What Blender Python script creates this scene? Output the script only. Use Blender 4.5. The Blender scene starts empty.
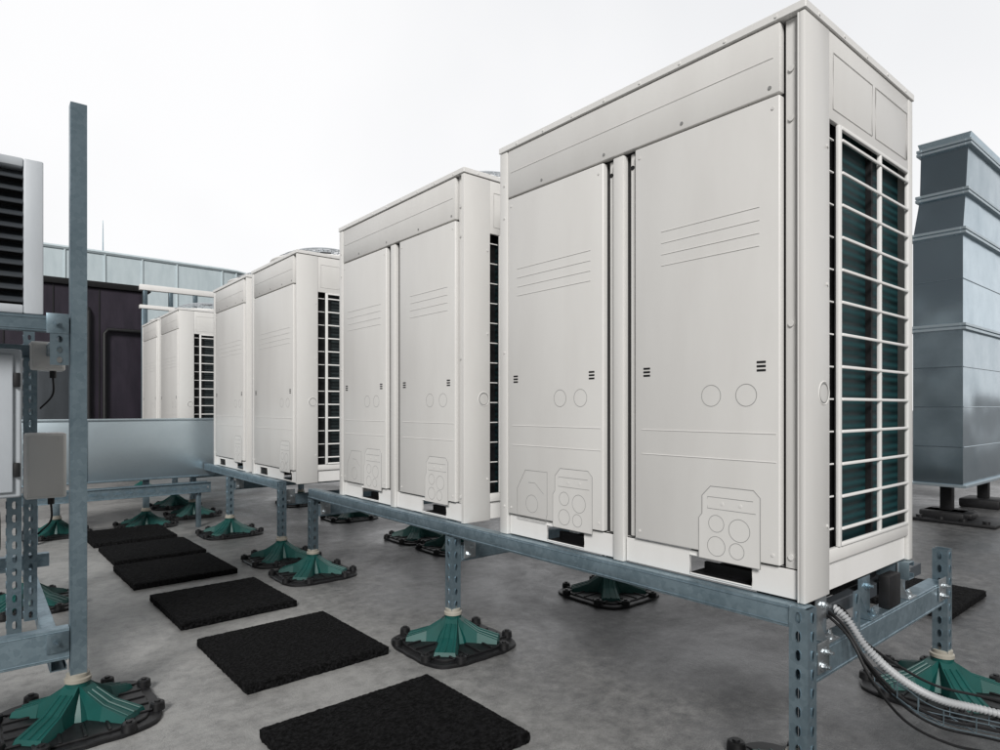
import bpy, bmesh, math, random
from mathutils import Vector, Matrix
random.seed(7)
C = bpy.context.scene.collection
scn = bpy.context.scene
PI = math.pi

# ------------------------------------------------------------------ camera
F, CX, YH = 632.5, 500.0, 408.0
S_, C_ = 0.6387, 0.7695
H = 1.12
cam_d = bpy.data.cameras.new('camera'); cam = bpy.data.objects.new('camera', cam_d); C.objects.link(cam)
cam.location = (0, 0, H); cam.rotation_euler = (PI/2, 0, -math.atan2(S_, C_))
cam_d.sensor_width = 36; cam_d.lens = F/1000*36; cam_d.shift_y = (YH-375)/1000
cam_d.clip_start = 0.02; cam_d.clip_end = 2000
scn.camera = cam
# survey helpers used to take real positions off the photograph
def Yat(px, X):
    k = (px-CX)/F; return X*(C_-S_*k)/(S_+C_*k)
def Xat(px, Y):
    k = (px-CX)/F; return Y*(S_+C_*k)/(C_-S_*k)
def gnd(px, py, z=0):
    d = F*(H-z)/(py-YH); r = (px-CX)/F*d
    return (S_*d+C_*r, C_*d-S_*r)

# ------------------------------------------------------------------ materials
def newmat(name):
    m = bpy.data.materials.new(name); m.use_nodes = True
    nt = m.node_tree; b = nt.nodes['Principled BSDF']
    return m, nt, b
def N(nt, t, **kw):
    n = nt.nodes.new(t)
    for k, v in kw.items():
        if k in n.inputs: n.inputs[k].default_value = v
        else: setattr(n, k, v)
    return n
def ramp(nt, fac, stops):
    r = nt.nodes.new('ShaderNodeValToRGB'); nt.links.new(fac, r.inputs[0])
    el = r.color_ramp.elements
    while len(el) < len(stops): el.new(0.5)
    for e, (p, c) in zip(el, stops):
        e.position = p; e.color = (*c, 1) if len(c) == 3 else c
    return r
def coords(nt, scale=(1,1,1), kind='Object', rnd=True):
    tc = nt.nodes.new('ShaderNodeTexCoord'); mp = nt.nodes.new('ShaderNodeMapping')
    mp.inputs['Scale'].default_value = scale
    nt.links.new(tc.outputs[kind], mp.inputs['Vector'])
    if rnd:
        oi = nt.nodes.new('ShaderNodeObjectInfo')
        mul = nt.nodes.new('ShaderNodeMath'); mul.operation = 'MULTIPLY'; mul.inputs[1].default_value = 13.7
        nt.links.new(oi.outputs['Random'], mul.inputs[0]); nt.links.new(mul.outputs[0], mp.inputs['Location'])
    return mp.outputs[0]

def paint(name, c1, c2, rough=0.42):
    m, nt, b = newmat(name)
    co = coords(nt, (5, 5, 1.2))
    n1 = N(nt, 'ShaderNodeTexNoise', Scale=1.3, Detail=5.0, Roughness=0.6); nt.links.new(co, n1.inputs['Vector'])
    mr = N(nt, 'ShaderNodeMapRange'); mr.inputs[1].default_value = 0.30; mr.inputs[2].default_value = 0.62
    nt.links.new(n1.outputs[0], mr.inputs[0])
    r = ramp(nt, mr.outputs[0], [(0.0, c2), (1.0, c1)])
    nt.links.new(r.outputs[0], b.inputs['Base Color'])
    rr = N(nt, 'ShaderNodeMapRange'); rr.inputs[3].default_value = rough-0.05; rr.inputs[4].default_value = rough+0.10
    nt.links.new(n1.outputs[0], rr.inputs[0]); nt.links.new(rr.outputs[0], b.inputs['Roughness'])
    n3 = N(nt, 'ShaderNodeTexNoise', Scale=2.6, Detail=1.0); nt.links.new(coords(nt), n3.inputs['Vector'])
    bp = N(nt, 'ShaderNodeBump', Strength=0.12, Distance=0.01); nt.links.new(n3.outputs[0], bp.inputs['Height'])
    nt.links.new(bp.outputs[0], b.inputs['Normal'])
    return m
M = {}
M['white'] = paint('cream_white_paint', (0.665, 0.655, 0.635), (0.63, 0.618, 0.598), 0.33)
M['white_trim'] = paint('bright_white_paint', (0.76, 0.75, 0.735), (0.72, 0.71, 0.69), 0.34)
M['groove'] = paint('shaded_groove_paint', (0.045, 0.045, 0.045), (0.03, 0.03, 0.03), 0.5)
M['press_line'] = paint('shaded_press_line', (0.27, 0.27, 0.265), (0.21, 0.21, 0.205), 0.5)
M['grey_paint'] = paint('grey_paint', (0.50, 0.53, 0.56), (0.42, 0.45, 0.48))
M['dark_wall'] = paint('dark_cladding', (0.026, 0.020, 0.031), (0.014, 0.011, 0.018), 0.5)
M['pale_clad'] = paint('pale_cladding', (0.56, 0.64, 0.67), (0.49, 0.57, 0.60), 0.4)

def galv(name, a, bcol, metallic=0.8, rough=0.38, scale=55, wav=0.1, spang=0.35, vlo=0.72, vhi=1.18):
    m, nt, b = newmat(name)
    co = coords(nt)
    v = N(nt, 'ShaderNodeTexVoronoi', Scale=float(scale)); nt.links.new(co, v.inputs['Vector'])
    n = N(nt, 'ShaderNodeTexNoise', Scale=5.0, Detail=5.0, Roughness=0.7); nt.links.new(co, n.inputs['Vector'])
    sep = N(nt, 'ShaderNodeSeparateColor'); nt.links.new(v.outputs['Color'], sep.inputs[0])
    m1 = N(nt, 'ShaderNodeMath', operation='MULTIPLY'); m1.inputs[1].default_value = spang; nt.links.new(sep.outputs[0], m1.inputs[0])
    m2 = N(nt, 'ShaderNodeMath', operation='MULTIPLY_ADD'); m2.inputs[1].default_value = 1.1; nt.links.new(n.outputs[0], m2.inputs[0]); nt.links.new(m1.outputs[0], m2.inputs[2])
    mr = N(nt, 'ShaderNodeMapRange'); mr.inputs[1].default_value = 0.35; mr.inputs[2].default_value = 1.1; nt.links.new(m2.outputs[0], mr.inputs[0])
    r = ramp(nt, mr.outputs[0], [(0, a), (1, bcol)])
    oi = nt.nodes.new('ShaderNodeObjectInfo')
    vr = N(nt, 'ShaderNodeMapRange'); vr.inputs[3].default_value = vlo; vr.inputs[4].default_value = vhi; nt.links.new(oi.outputs['Random'], vr.inputs[0])
    sv = N(nt, 'ShaderNodeVectorMath', operation='SCALE'); nt.links.new(r.outputs[0], sv.inputs[0]); nt.links.new(vr.outputs[0], sv.inputs['Scale'])
    nt.links.new(sv.outputs[0], b.inputs['Base Color'])
    b.inputs['Metallic'].default_value = metallic
    rr = N(nt, 'ShaderNodeMapRange'); rr.inputs[3].default_value = rough+0.06; rr.inputs[4].default_value = rough-0.04
    nt.links.new(mr.outputs[0], rr.inputs[0]); nt.links.new(rr.outputs[0], b.inputs['Roughness'])
    if wav:
        n4 = N(nt, 'ShaderNodeTexNoise', Scale=2.2, Detail=1.0); nt.links.new(co, n4.inputs['Vector'])
        bp = N(nt, 'ShaderNodeBump', Strength=wav, Distance=0.05); nt.links.new(n4.outputs[0], bp.inputs['Height']); nt.links.new(bp.outputs[0], b.inputs['Normal'])
    return m
M['galv'] = galv('galvanised_steel', (0.16, 0.225, 0.265), (0.35, 0.45, 0.51), rough=0.36, spang=0.28)
M['galv_sheet'] = galv('galvanised_sheet', (0.52, 0.61, 0.66), (0.60, 0.69, 0.74), 0.9, 0.34, 70, 0.10, 0.06, 0.95, 1.05)
M['duct_sheet'] = galv('duct_sheet', (0.42, 0.53, 0.60), (0.50, 0.61, 0.68), 1.0, 0.17, 70, 0.22, 0.06, 0.8, 1.2)
M['zinc'] = galv('bright_zinc', (0.50, 0.54, 0.56), (0.72, 0.75, 0.77), 0.9, 0.3, 90)

def rubber(name, c, bump=0.6, scale=160, rough=0.85, contrast=1.0):
    m, nt, b = newmat(name)
    co = coords(nt)
    n = N(nt, 'ShaderNodeTexNoise', Scale=float(scale), Detail=2.0, Roughness=0.7); nt.links.new(co, n.inputs['Vector'])
    r = ramp(nt, n.outputs[0], [(0.40, tuple(x*0.5 for x in c)), (0.68, tuple(x*1.5*contrast for x in c))])
    nt.links.new(r.outputs[0], b.inputs['Base Color'])
    b.inputs['Roughness'].default_value = rough
    if bump:
        bp = N(nt, 'ShaderNodeBump', Strength=bump, Distance=0.010); nt.links.new(n.outputs[0], bp.inputs['Height']); nt.links.new(bp.outputs[0], b.inputs['Normal'])
    return m
M['mat'] = rubber('granulated_rubber', (0.0030, 0.0030, 0.0032), 0.9, 75, 0.95, 2.8)
M['mat'].node_tree.nodes['Principled BSDF'].inputs['Specular IOR Level'].default_value = 0.10
M['rubber'] = rubber('moulded_rubber', (0.005, 0.005, 0.006), 0, 60, 0.5)
M['black'] = rubber('black_plastic', (0.004, 0.004, 0.005), 0, 30, 0.6)
M['louvre_grey'] = paint('louvre_grey', (0.05, 0.057, 0.065), (0.035, 0.04, 0.045), 0.35)
m, nt, b = newmat('teal_plastic'); M['green'] = m
n = N(nt, 'ShaderNodeTexNoise', Scale=9.0, Detail=4.0); nt.links.new(coords(nt), n.inputs['Vector'])
r = ramp(nt, n.outputs[0], [(0.35, (0.0, 0.052, 0.045)), (0.7, (0.001, 0.070, 0.062))]); nt.links.new(r.outputs[0], b.inputs['Base Color']); b.inputs['Roughness'].default_value = 0.5
M['beige'] = paint('plated_collar', (0.36, 0.34, 0.29), (0.26, 0.24, 0.20), 0.4)
M['conduit'] = paint('grey_conduit', (0.40, 0.41, 0.42), (0.32, 0.33, 0.34), 0.45)

def coil(name, lo, hi):
    m, nt, b = newmat(name)
    tc = nt.nodes.new('ShaderNodeTexCoord')
    w = N(nt, 'ShaderNodeTexWave', Scale=90.0); w.bands_direction = 'X'; nt.links.new(tc.outputs['Object'], w.inputs['Vector'])
    w2 = N(nt, 'ShaderNodeTexWave', Scale=12.0, Distortion=0.4); w2.bands_direction = 'Z'; nt.links.new(tc.outputs['Object'], w2.inputs['Vector'])
    mu = N(nt, 'ShaderNodeMath', operation='MULTIPLY'); nt.links.new(w.outputs['Fac'], mu.inputs[0]); nt.links.new(w2.outputs['Fac'], mu.inputs[1])
    r = ramp(nt, mu.outputs[0], [(0, lo), (1, hi)])
    nt.links.new(r.outputs[0], b.inputs['Base Color']); b.inputs['Roughness'].default_value = 0.5; b.inputs['Metallic'].default_value = 0.1
    bp = N(nt, 'ShaderNodeBump', Strength=0.6, Distance=0.002); nt.links.new(mu.outputs[0], bp.inputs['Height']); nt.links.new(bp.outputs[0], b.inputs['Normal'])
    return m
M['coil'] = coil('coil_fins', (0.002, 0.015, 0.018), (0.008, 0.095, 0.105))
M['coil_shaded'] = coil('shaded_coil_fins', (0.001, 0.004, 0.005), (0.003, 0.020, 0.023))  # same fins, with the shade between neighbouring units put into the colour

# roof membrane
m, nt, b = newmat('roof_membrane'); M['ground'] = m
co = coords(nt, (1, 1, 1), 'Object', False)
n1 = N(nt, 'ShaderNodeTexNoise', Scale=1.1, Detail=8.0, Roughness=0.70, Distortion=0.4); nt.links.new(co, n1.inputs['Vector'])
n2 = N(nt, 'ShaderNodeTexNoise', Scale=14.0, Detail=6.0, Roughness=0.78); nt.links.new(co, n2.inputs['Vector'])
n3 = N(nt, 'ShaderNodeTexNoise', Scale=210.0, Detail=2.0); nt.links.new(co, n3.inputs['Vector'])
a0 = N(nt, 'ShaderNodeMath', operation='MULTIPLY_ADD'); a0.inputs[1].default_value = 0.7; a0.inputs[2].default_value = 0.15; nt.links.new(n1.outputs[0], a0.inputs[0])
a1 = N(nt, 'ShaderNodeMath', operation='MULTIPLY_ADD'); a1.inputs[1].default_value = 0.7; nt.links.new(n2.outputs[0], a1.inputs[0]); nt.links.new(a0.outputs[0], a1.inputs[2])
a2 = N(nt, 'ShaderNodeMath', operation='MULTIPLY_ADD'); a2.inputs[1].default_value = 0.35; nt.links.new(n3.outputs[0], a2.inputs[0]); nt.links.new(a1.outputs[0], a2.inputs[2])
# trodden walkway worn paler; shade beneath the machines painted in as a darker strip
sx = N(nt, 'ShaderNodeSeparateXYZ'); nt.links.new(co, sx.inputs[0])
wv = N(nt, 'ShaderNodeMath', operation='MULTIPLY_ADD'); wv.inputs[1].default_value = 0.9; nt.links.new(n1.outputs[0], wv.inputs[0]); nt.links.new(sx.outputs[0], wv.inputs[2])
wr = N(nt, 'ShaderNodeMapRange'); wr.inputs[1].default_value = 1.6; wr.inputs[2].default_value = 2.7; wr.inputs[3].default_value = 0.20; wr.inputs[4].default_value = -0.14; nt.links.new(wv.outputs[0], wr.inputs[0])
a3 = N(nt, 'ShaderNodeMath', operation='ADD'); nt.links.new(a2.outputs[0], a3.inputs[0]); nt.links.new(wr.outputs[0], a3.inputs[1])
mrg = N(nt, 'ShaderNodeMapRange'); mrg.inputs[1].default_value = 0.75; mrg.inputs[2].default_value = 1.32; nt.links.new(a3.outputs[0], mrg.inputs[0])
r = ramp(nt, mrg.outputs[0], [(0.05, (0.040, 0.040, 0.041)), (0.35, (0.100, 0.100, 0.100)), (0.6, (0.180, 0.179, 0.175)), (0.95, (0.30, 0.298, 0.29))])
nt.links.new(r.outputs[0], b.inputs['Base Color'])
rr = N(nt, 'ShaderNodeMapRange'); rr.inputs[1].default_value = 0.38; rr.inputs[2].default_value = 0.62; rr.inputs[3].default_value = 0.28; rr.inputs[4].default_value = 0.62
nt.links.new(n1.outputs[0], rr.inputs[0]); nt.links.new(rr.outputs[0], b.inputs['Roughness'])
bp = N(nt, 'ShaderNodeBump', Strength=0.45, Distance=0.010); nt.links.new(a2.outputs[0], bp.inputs['Height']); nt.links.new(bp.outputs[0], b.inputs['Normal'])

# ------------------------------------------------------------------ mesh builder
class MB:
    def __init__(s): s.bm = bmesh.new()
    def box(s, x0, x1, y0, y1, z0, z1, c=0.0, seg=2, mtx=None):
        t = bmesh.new(); bmesh.ops.create_cube(t, size=1)
        for v in t.verts:
            v.co = Vector((x0+(v.co.x+.5)*(x1-x0), y0+(v.co.y+.5)*(y1-y0), z0+(v.co.z+.5)*(z1-z0)))
        if c > 0:
            c = min(c, 0.45*min(abs(x1-x0), abs(y1-y0), abs(z1-z0)))
            bmesh.ops.bevel(t, geom=list(t.edges), offset=c, segments=seg, affect='EDGES', profile=0.5)
        s.merge(t, mtx); return s
    def merge(s, t, mtx=None):
        mp = {}
        for v in t.verts: mp[v] = s.bm.verts.new(mtx @ v.co if mtx else v.co)
        for f in t.faces:
            try: s.bm.faces.new([mp[v] for v in f.verts])
            except ValueError: pass
        t.free()
    def tube(s, pts, r, n=8, closed=False, caps=True):
        pts = [Vector(p) for p in pts]; L = len(pts)
        rs = r if isinstance(r, (list, tuple)) else [r]*L
        rings = []; up = None
        for i, p in enumerate(pts):
            if closed: d = pts[(i+1) % L]-pts[i-1]
            else: d = pts[min(i+1, L-1)]-pts[max(i-1, 0)]
            d.normalize()
            if up is None:
                up = Vector((0, 0, 1)) if abs(d.z) < 0.9 else Vector((1, 0, 0))
            a = d.cross(up).normalized(); up = a.cross(d).normalized()
            rings.append([s.bm.verts.new(p+a*math.cos(2*PI*k/n)*rs[i]+up*math.sin(2*PI*k/n)*rs[i]) for k in range(n)])
        m_ = L if closed else L-1
        for i in range(m_):
            A, B = rings[i], rings[(i+1) % L]
            for k in range(n): s.bm.faces.new((A[k], A[(k+1) % n], B[(k+1) % n], B[k]))
        if caps and not closed:
            s.bm.faces.new(rings[0]); s.bm.faces.new(rings[-1][::-1])
        return s
    def ring(s, c, R, r, axis='x', n=28, k=6):
        pts = []
        for i in range(n):
            a = 2*PI*i/n; u, v = R*math.cos(a), R*math.sin(a)
            pts.append((c[0], c[1]+u, c[2]+v) if axis == 'x' else (c[0]+u, c[1], c[2]+v) if axis == 'y' else (c[0]+u, c[1]+v, c[2]))
        return s.tube(pts, r, k, closed=True)
    def cyl(s, a, b_, r, n=16): return s.tube([a, b_], r, n)
    def prism(s, poly, z0, z1, ch=0.0):
        cx = sum(p[0] for p in poly)/len(poly); cy = sum(p[1] for p in poly)/len(poly)
        def rg(z, k): return [s.bm.verts.new((cx+(x-cx)*k, cy+(y-cy)*k, z)) for x, y in poly]
        if ch: R = [rg(z0, 1), rg(z1-ch, 1), rg(z1, 1-ch/0.23)]
        else: R = [rg(z0, 1), rg(z1, 1)]
        n = len(poly)
        for A, B in zip(R, R[1:]):
            for k in range(n): s.bm.faces.new((A[k], A[(k+1) % n], B[(k+1) % n], B[k]))
        s.bm.faces.new(R[0][::-1]); s.bm.faces.new(R[-1]); return s
    def quad(s, *p):
        s.bm.faces.new([s.bm.verts.new(q) for q in p]); return s
    def build(s, name, mat, parent=None, loc=(0, 0, 0), smooth=True, ang=32):
        bmesh.ops.recalc_face_normals(s.bm, faces=list(s.bm.faces))
        me = bpy.data.meshes.new(name); s.bm.to_mesh(me); s.bm.free()
        me.materials.append(mat)
        if smooth:
            for p in me.polygons: p.use_smooth = True
            me.set_sharp_from_angle(angle=math.radians(ang))
        o = bpy.data.objects.new(name, me); C.objects.link(o); o.location = loc
        if parent: o.parent = parent
        return o
def tag(o, label=None, cat=None, group=None, kind=None):
    if label: o['label'] = label
    if cat: o['category'] = cat
    if group: o['group'] = group
    if kind: o['kind'] = kind
    return o
def empty(name, loc, label, cat, group=None, rz=0):
    o = bpy.data.objects.new(name, None); C.objects.link(o); o.location = loc; o.rotation_euler = (0, 0, rz)
    o.empty_display_size = 0.1
    return tag(o, label, cat, group)
def kids(o): return [c for c in C.objects if c.parent == o]
def dup(o, loc=None, label=None, rz=None, parent=None):
    c = o.copy(); C.objects.link(c)
    if parent: c.parent = parent
    if loc is not None: c.location = loc
    if rz is not None: c.rotation_euler = (0, 0, rz)
    if label: c['label'] = label
    for ch in kids(o): dup(ch, parent=c)
    return c

# ------------------------------------------------------------------ ground
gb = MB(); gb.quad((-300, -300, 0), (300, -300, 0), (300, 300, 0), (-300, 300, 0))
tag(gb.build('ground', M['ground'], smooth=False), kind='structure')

# ------------------------------------------------------------------ air conditioning units
UH = 1.672; UZ = 0.578; UD = 0.84; FX = 1.758
def hline(mb, y0, y1, z, t=0.0021): mb.tube([(0.0004, y0, z), (0.0004, y1, z)], t, 6)

def make_unit(W, wide, loc, label, group):
    root = empty('condenser_unit', loc, label, 'air conditioner', group)
    D = UD; off = (-D/2, -W/2, 0)
    def P(mb, name, mat, par=root, **k):
        return mb.build(name, mat, par, off if par is root else (0, 0, 0), **k)
    zt = 1.642
    # casing shell
    c = MB(); W2 = W-0.054
    c.box(0.0, 0.157, 0.0, 0.016, 0.0, zt, 0.003)                      # near corner post, wraps the side
    c.box(0.0, 0.0285, 0.0165, 0.022, 0.0, zt, 0.002)
    c.box(0.017, 0.0335, 0.0295, 0.062, 0.088, zt, 0.002)              # stepped channel beside the post
    c.box(0.80, D, 0.0, 0.016, 0.0, zt, 0.003)
    c.box(0.1575, 0.7995, 0.001, 0.016, 1.385, zt, 0.003)
    c.box(0.1575, 0.7995, 0.001, 0.016, 0.088, 0.128, 0.003)
    c.box(0.0, 0.12, W2+0.007, W, 0.0, zt, 0.003)                      # far corner post
    c.box(0.1205, D, W-0.012, W-0.001, 0.088, zt, 0.003)
    c.box(D-0.012, D-0.001, 0.017, W-0.013, 0.088, zt, 0.003)
    for z in (1.50, 1.36, 0.12, 0.78):
        c.cyl((0.017, 0.045, z), (0.012, 0.045, z), 0.008, 12)
        c.cyl((0.0, W-0.03, z), (-0.003, W-0.03, z), 0.005, 10)
    for x0, x1 in ((0.18, 0.47), (0.50, 0.78)):                        # pressed panels above the grille
        c.tube([(x0, 0.001, 1.42), (x1, 0.001, 1.42), (x1, 0.001, 1.585), (x0, 0.001, 1.585)], 0.0022, 6, closed=True)
    c.ring((0.118, 0.001, 0.585), 0.033, 0.003, 'y', 28, 6)
    for z in (0.2, 0.9, 1.3): c.cyl((0.14, 0.0, z), (0.14, -0.003, z), 0.005, 10)
    P(c, 'casing', M['white'])
    hr = MB(); hr.ring((0.118, 0.0005, 0.585), 0.028, 0.0022, 'y', 28, 6); P(hr, 'pipe_hole_ring', M['press_line'])
    bkg = MB(); bkg.box(0.034, 0.040, 0.004, W-0.004, 0.088, zt)  # dark sheet behind the panel gaps, painted as the shade in the grooves
    P(bkg, 'groove_shade_panel', M['groove'])
    # upper panel
    u = MB(); u.box(0.0, 0.0275, 0.071, W2, 1.442, zt-.003, 0.003); hline(u, 0.09, W2-0.02, 1.545)
    P(u, 'upper_panel', M['white'])
    for y in (0.10, 0.30*W, 0.55*W, 0.8*W):
        u = MB(); u.cyl((0.001, y, 1.462), (-0.002, y, 1.462), 0.0055, 10); P(u, 'screw', M['press_line'])
    # front panels
    spans = [(0.071, 0.583), (0.728, W2)] if wide else [(0.071, W2)]
    for idx, (a, e) in enumerate(spans):
        f = MB(); f.box(0.0, 0.0275, a, e, 0.092, 1.434, 0.004, 3)
        for z in (1.128, 1.090, 1.052, 1.015): hline(f, a+0.06, e-0.11 if idx == 0 else e-0.06, z)
        hline(f, a+0.01, e-0.03, 0.468); hline(f, a+0.01, e-0.03, 0.386)
        for y in (a+0.02, e-0.02):
            for z in (0.12, 1.40): f.cyl((0.0, y, z), (-0.002, y, z), 0.0045, 10)
        fo = P(f, 'front_panel', M['white'])
        for y in ((0.289, 0.173) if idx == 0 else (a+0.22, a+0.112)):
            k = MB(); k.ring((0.0007, y, 0.58), 0.033, 0.0014, 'x', 32); P(k, 'knockout_ring', M['press_line'], fo)
        for y in (a+0.055, e-0.05):
            v = MB()
            for k in range(3): v.box(-0.0010, 0.004, y-0.014, y+0.014, 0.648+k*0.012, 0.655+k*0.012, 0.0008, 1)
            P(v, 'vent_slot', M['black'], fo)
        plates = [(0.13, 0.33, 0.073, 0.298, 0)] if idx == 0 else [(0.781, 0.985, 0.075, 0.305, 0), (1.02, 1.20, 0.085, 0.285, 1)]
        for (p0, p1, q0, q1, kind) in plates:
            k = MB(); L_ = MB(); w_ = p1-p0; h_ = q1-q0
            if kind == 0:      # shallow plate with clipped corners and pressed circles
                poly = [(p0, q0), (p1, q0), (p1, q0+h_*.55), (p1-.012, q0+h_*.62), (p1-.012, q1-.03), (p1-.04, q1), (p0+.02, q1), (p0, q1-.02)]
                A = [k.bm.verts.new((-.0018, y_, z_)) for y_, z_ in poly]; B = [k.bm.verts.new((.002, y_, z_)) for y_, z_ in poly]
                k.bm.faces.new(A)
                for q in range(8): k.bm.faces.new((A[q], A[(q+1) % 8], B[(q+1) % 8], B[q]))
                for yy in (.3, .6): k.cyl((-0.0018, p0+yy*w_, q0+.78*h_), (-0.003, p0+yy*w_, q0+.78*h_), 0.005, 12)
                cy, cz = (p0+p1)/2, (q0+q1)/2
                L_.tube([(-0.0003, cy+(y_-cy)*1.012, cz+(z_-cz)*1.01) for y_, z_ in poly], 0.0018, 6, closed=True)
                L_.tube([(-0.0012, p0+.012, q0+h_*.70), (-0.0012, p1-.03, q0+h_*.70), (-0.0012, p1-.03, q0+h_*.86), (-0.0012, p0+.02, q0+h_*.86)], 0.0012, 6)
                for (yy, zz, R) in ((0.32, 0.45, 0.034), (0.70, 0.50, 0.026), (0.36, 0.17, 0.024), (0.70, 0.19, 0.030)):
                    L_.ring((-0.0010, p0+yy*w_, q0+zz*h_), R, 0.0014, 'x')
                P(k, 'knockout_plate', M['white'], fo)
            else:
                L_.tube([(0.0006, p0+.01, q0), (0.0006, p1, q0), (0.0006, p1, q0+h_*.6), (0.0006, p1-.05, q1), (0.0006, p0, q1), (0.0006, p0, q0+.03)], 0.0016, 6, closed=True)
                L_.tube([(0.0006, p0+.02, q0+h_*.55), (0.0006, p0+.07, q0+h_*.75), (0.0006, p1-.07, q0+h_*.75)], 0.0013, 6)
                L_.ring((0.0006, p0+.5*w_, q0+.32*h_), .036, 0.0013, 'x')
            P(L_, 'knockout_outline', M['press_line'], fo)
    if wide:
        p = MB(); p.box(0.0, 0.0275, 0.634, 0.680, 0.0, 1.434, 0.003)
        P(p, 'centre_pillar', M['white'])
        for y in (0.6085, 0.704):
            p = MB(); p.box(0.020, 0.033, y-0.008, y+0.008, 0.093, 1.434, 0.003)
            po = P(p, 'channel_strip', M['white'])
            h = MB(); h.cyl((0.0205, y, 1.385), (0.0185, y, 1.385), 0.008, 14); P(h, 'lifting_hole', M['black'], po)
    # base
    bs = MB(); x = 0.012
    slots = [(0.16, 0.37), (0.83, 1.03)] if wide else [(0.12, 0.28), (0.62, 0.78)]
    y = 0.023
    for (s0, s1) in slots+[(W2, W2)]:
        if wide and y < 0.63 < s0:
            bs.box(x, x+0.004, y, 0.6295, 0.004, 0.086, 0.001, 1); bs.box(x, x+0.004, 0.6845, s0, 0.004, 0.086, 0.001, 1)
        else: bs.box(x, x+0.004, y, s0, 0.004, 0.086, 0.001, 1)
        if s1 > s0:
            bs.box(x, x+0.004, s0, s1, 0.072, 0.086, 0.001, 1); bs.box(x, x+0.004, s0, s1, 0.004, 0.012, 0.001, 1)
            bs.tube([(x, s0, 0.072), (x, s1, 0.072), (x, s1, 0.012), (x, s0, 0.012)], 0.003, 6, closed=True)
        y = s1
    bs.box(0.030, D-0.012, 0.017, W-0.013, 0.0865, 0.0875)
    bs.box(0.158, 0.799, 0.012, 0.016, 0.004, 0.085, 0.001, 1)
    bs.box(0.121, D-0.001, W-0.012, W-0.006, 0.004, 0.085, 0.001, 1)
    bs.box(D-0.014, D-0.008, 0.017, W-0.014, 0.004, 0.085, 0.001, 1)
    bo = P(bs, 'base_frame', M['white_trim'])
    for (s0, s1) in slots:
        v = MB(); v.box(0.032, 0.30, s0-.01, s1+.01, 0.005, 0.0115); v.box(0.27, 0.30, s0-.01, s1+.01, 0.012, 0.08); v.box(0.032, 0.27, s0-.01, s1+.01, 0.0805, 0.085)  # liner painted black for the shade inside the base slots
        v.box(0.06, 0.075, s0+.02, s1-.02, 0.012, 0.045)
        P(v, 'shaded_fork_pocket', M['black'], bo)
    # top
    t = MB(); t.box(-0.004, D+0.004, -0.004, W+0.004, 1.6455, UH-0.003, 0.0015, 1); t.box(0.02, D-0.02, 0.02, W-0.02, UH-0.005, UH, 0.002, 1)
    for k in range(int(W/0.16)): t.cyl((-0.004, 0.08+k*0.16, 1.656), (-0.0065, 0.08+k*0.16, 1.656), 0.004, 8)
    for k in range(5): t.cyl((0.08+k*0.17, -0.004, 1.656), (0.08+k*0.17, -0.0065, 1.656), 0.004, 8)
    P(t, 'top_cover', M['white_trim'])
    fans = [(D/2, W*0.27), (D/2, W*0.73)] if wide else [(D/2, W/2)]
    R = 0.32 if wide else 0.40
    for fx, fy in fans:
        g_ = MB(); dome = lambda q: UH+0.022+0.115*(1-(q/R)**2.6)
        for k in range(9): q = R*(0.18+0.82*k/8); g_.ring((fx, fy, dome(q)), q, 0.0030, 'z', 36, 5)
        for k in range(12):
            a = 2*PI*k/12
            g_.tube([(fx+math.cos(a)*q, fy+math.sin(a)*q, dome(q)-0.003) for q in (R*0.1, R*0.4, R*0.6, R*.75, R*.88, R)], 0.0034, 5)
        g_.cyl((fx, fy, dome(0)-0.010), (fx, fy, dome(0)), 0.055, 20)
        go = P(g_, 'fan_guard', M['grey_paint'])
        sh = MB(); sh.ring((fx, fy, UH+0.016), R+0.008, 0.009, 'z', 40, 8)
        sh.tube([(fx, fy, UH+0.001), (fx, fy, UH+0.016)], R+0.006, 40, caps=False); P(sh, 'fan_shroud', M['white_trim'], go)
        fb = MB(); fb.cyl((fx, fy, UH+0.002), (fx, fy, UH+0.004), R, 36); fb.cyl((fx, fy, UH+0.004), (fx, fy, UH+0.045), 0.07, 20)
        for k in range(4):
            a = k*PI/2; a2 = a+0.75
            fb.quad((fx+math.cos(a)*0.06, fy+math.sin(a)*0.06, UH+0.01), (fx+math.cos(a)*R*.93, fy+math.sin(a)*R*.93, UH+0.008), (fx+math.cos(a2)*R*.93, fy+math.sin(a2)*R*.93, UH+0.025), (fx+math.cos(a2)*0.06, fy+math.sin(a2)*0.06, UH+0.04))
        P(fb, 'fan', M['black'], go)
    # coil + grille on the near side
    co_ = MB(); co_.box(0.236, 0.81, 0.038, 0.065, 0.10, 1.42)
    P(co_, 'coil', M['coil'] if wide else M['coil_shaded'])
    lin = MB(); lin.box(0.05, 0.2355, 0.060, 0.066, 0.10, 1.42); lin.box(0.515, 0.53, 0.020, 0.0375, 0.10, 1.42); lin.box(0.236, 0.262, 0.02, 0.0375, 0.10, 1.42)
    P(lin, 'coil_lining', M['black'])
    gr = MB()
    z0, z1 = 0.129, 1.384
    for (a, e) in ((0.214, 0.233), (0.528, 0.544), (0.782, 0.7995)): gr.box(a, e, -0.004, 0.008, z0, z1, 0.003)
    nb = 13
    for k in range(nb):
        z = z0+(z1-z0)*(k+0.55)/nb
        gr.box(0.233, 0.782, -0.007, 0.001, z-0.0048, z+0.0048, 0.003)
        gr.box(0.16, 0.214, 0.012, 0.018, z-0.0025, z+0.0025, 0.001, 1)
    gr.box(0.233, 0.782, -0.005, 0.006, z0, z0+0.012, 0.003); gr.box(0.233, 0.782, -0.005, 0.006, z1-0.012, z1, 0.003)
    P(gr, 'grille', M['white_trim'])
    return root
U1Y0, U1Y1 = 0.8035, Yat(500, FX)
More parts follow.
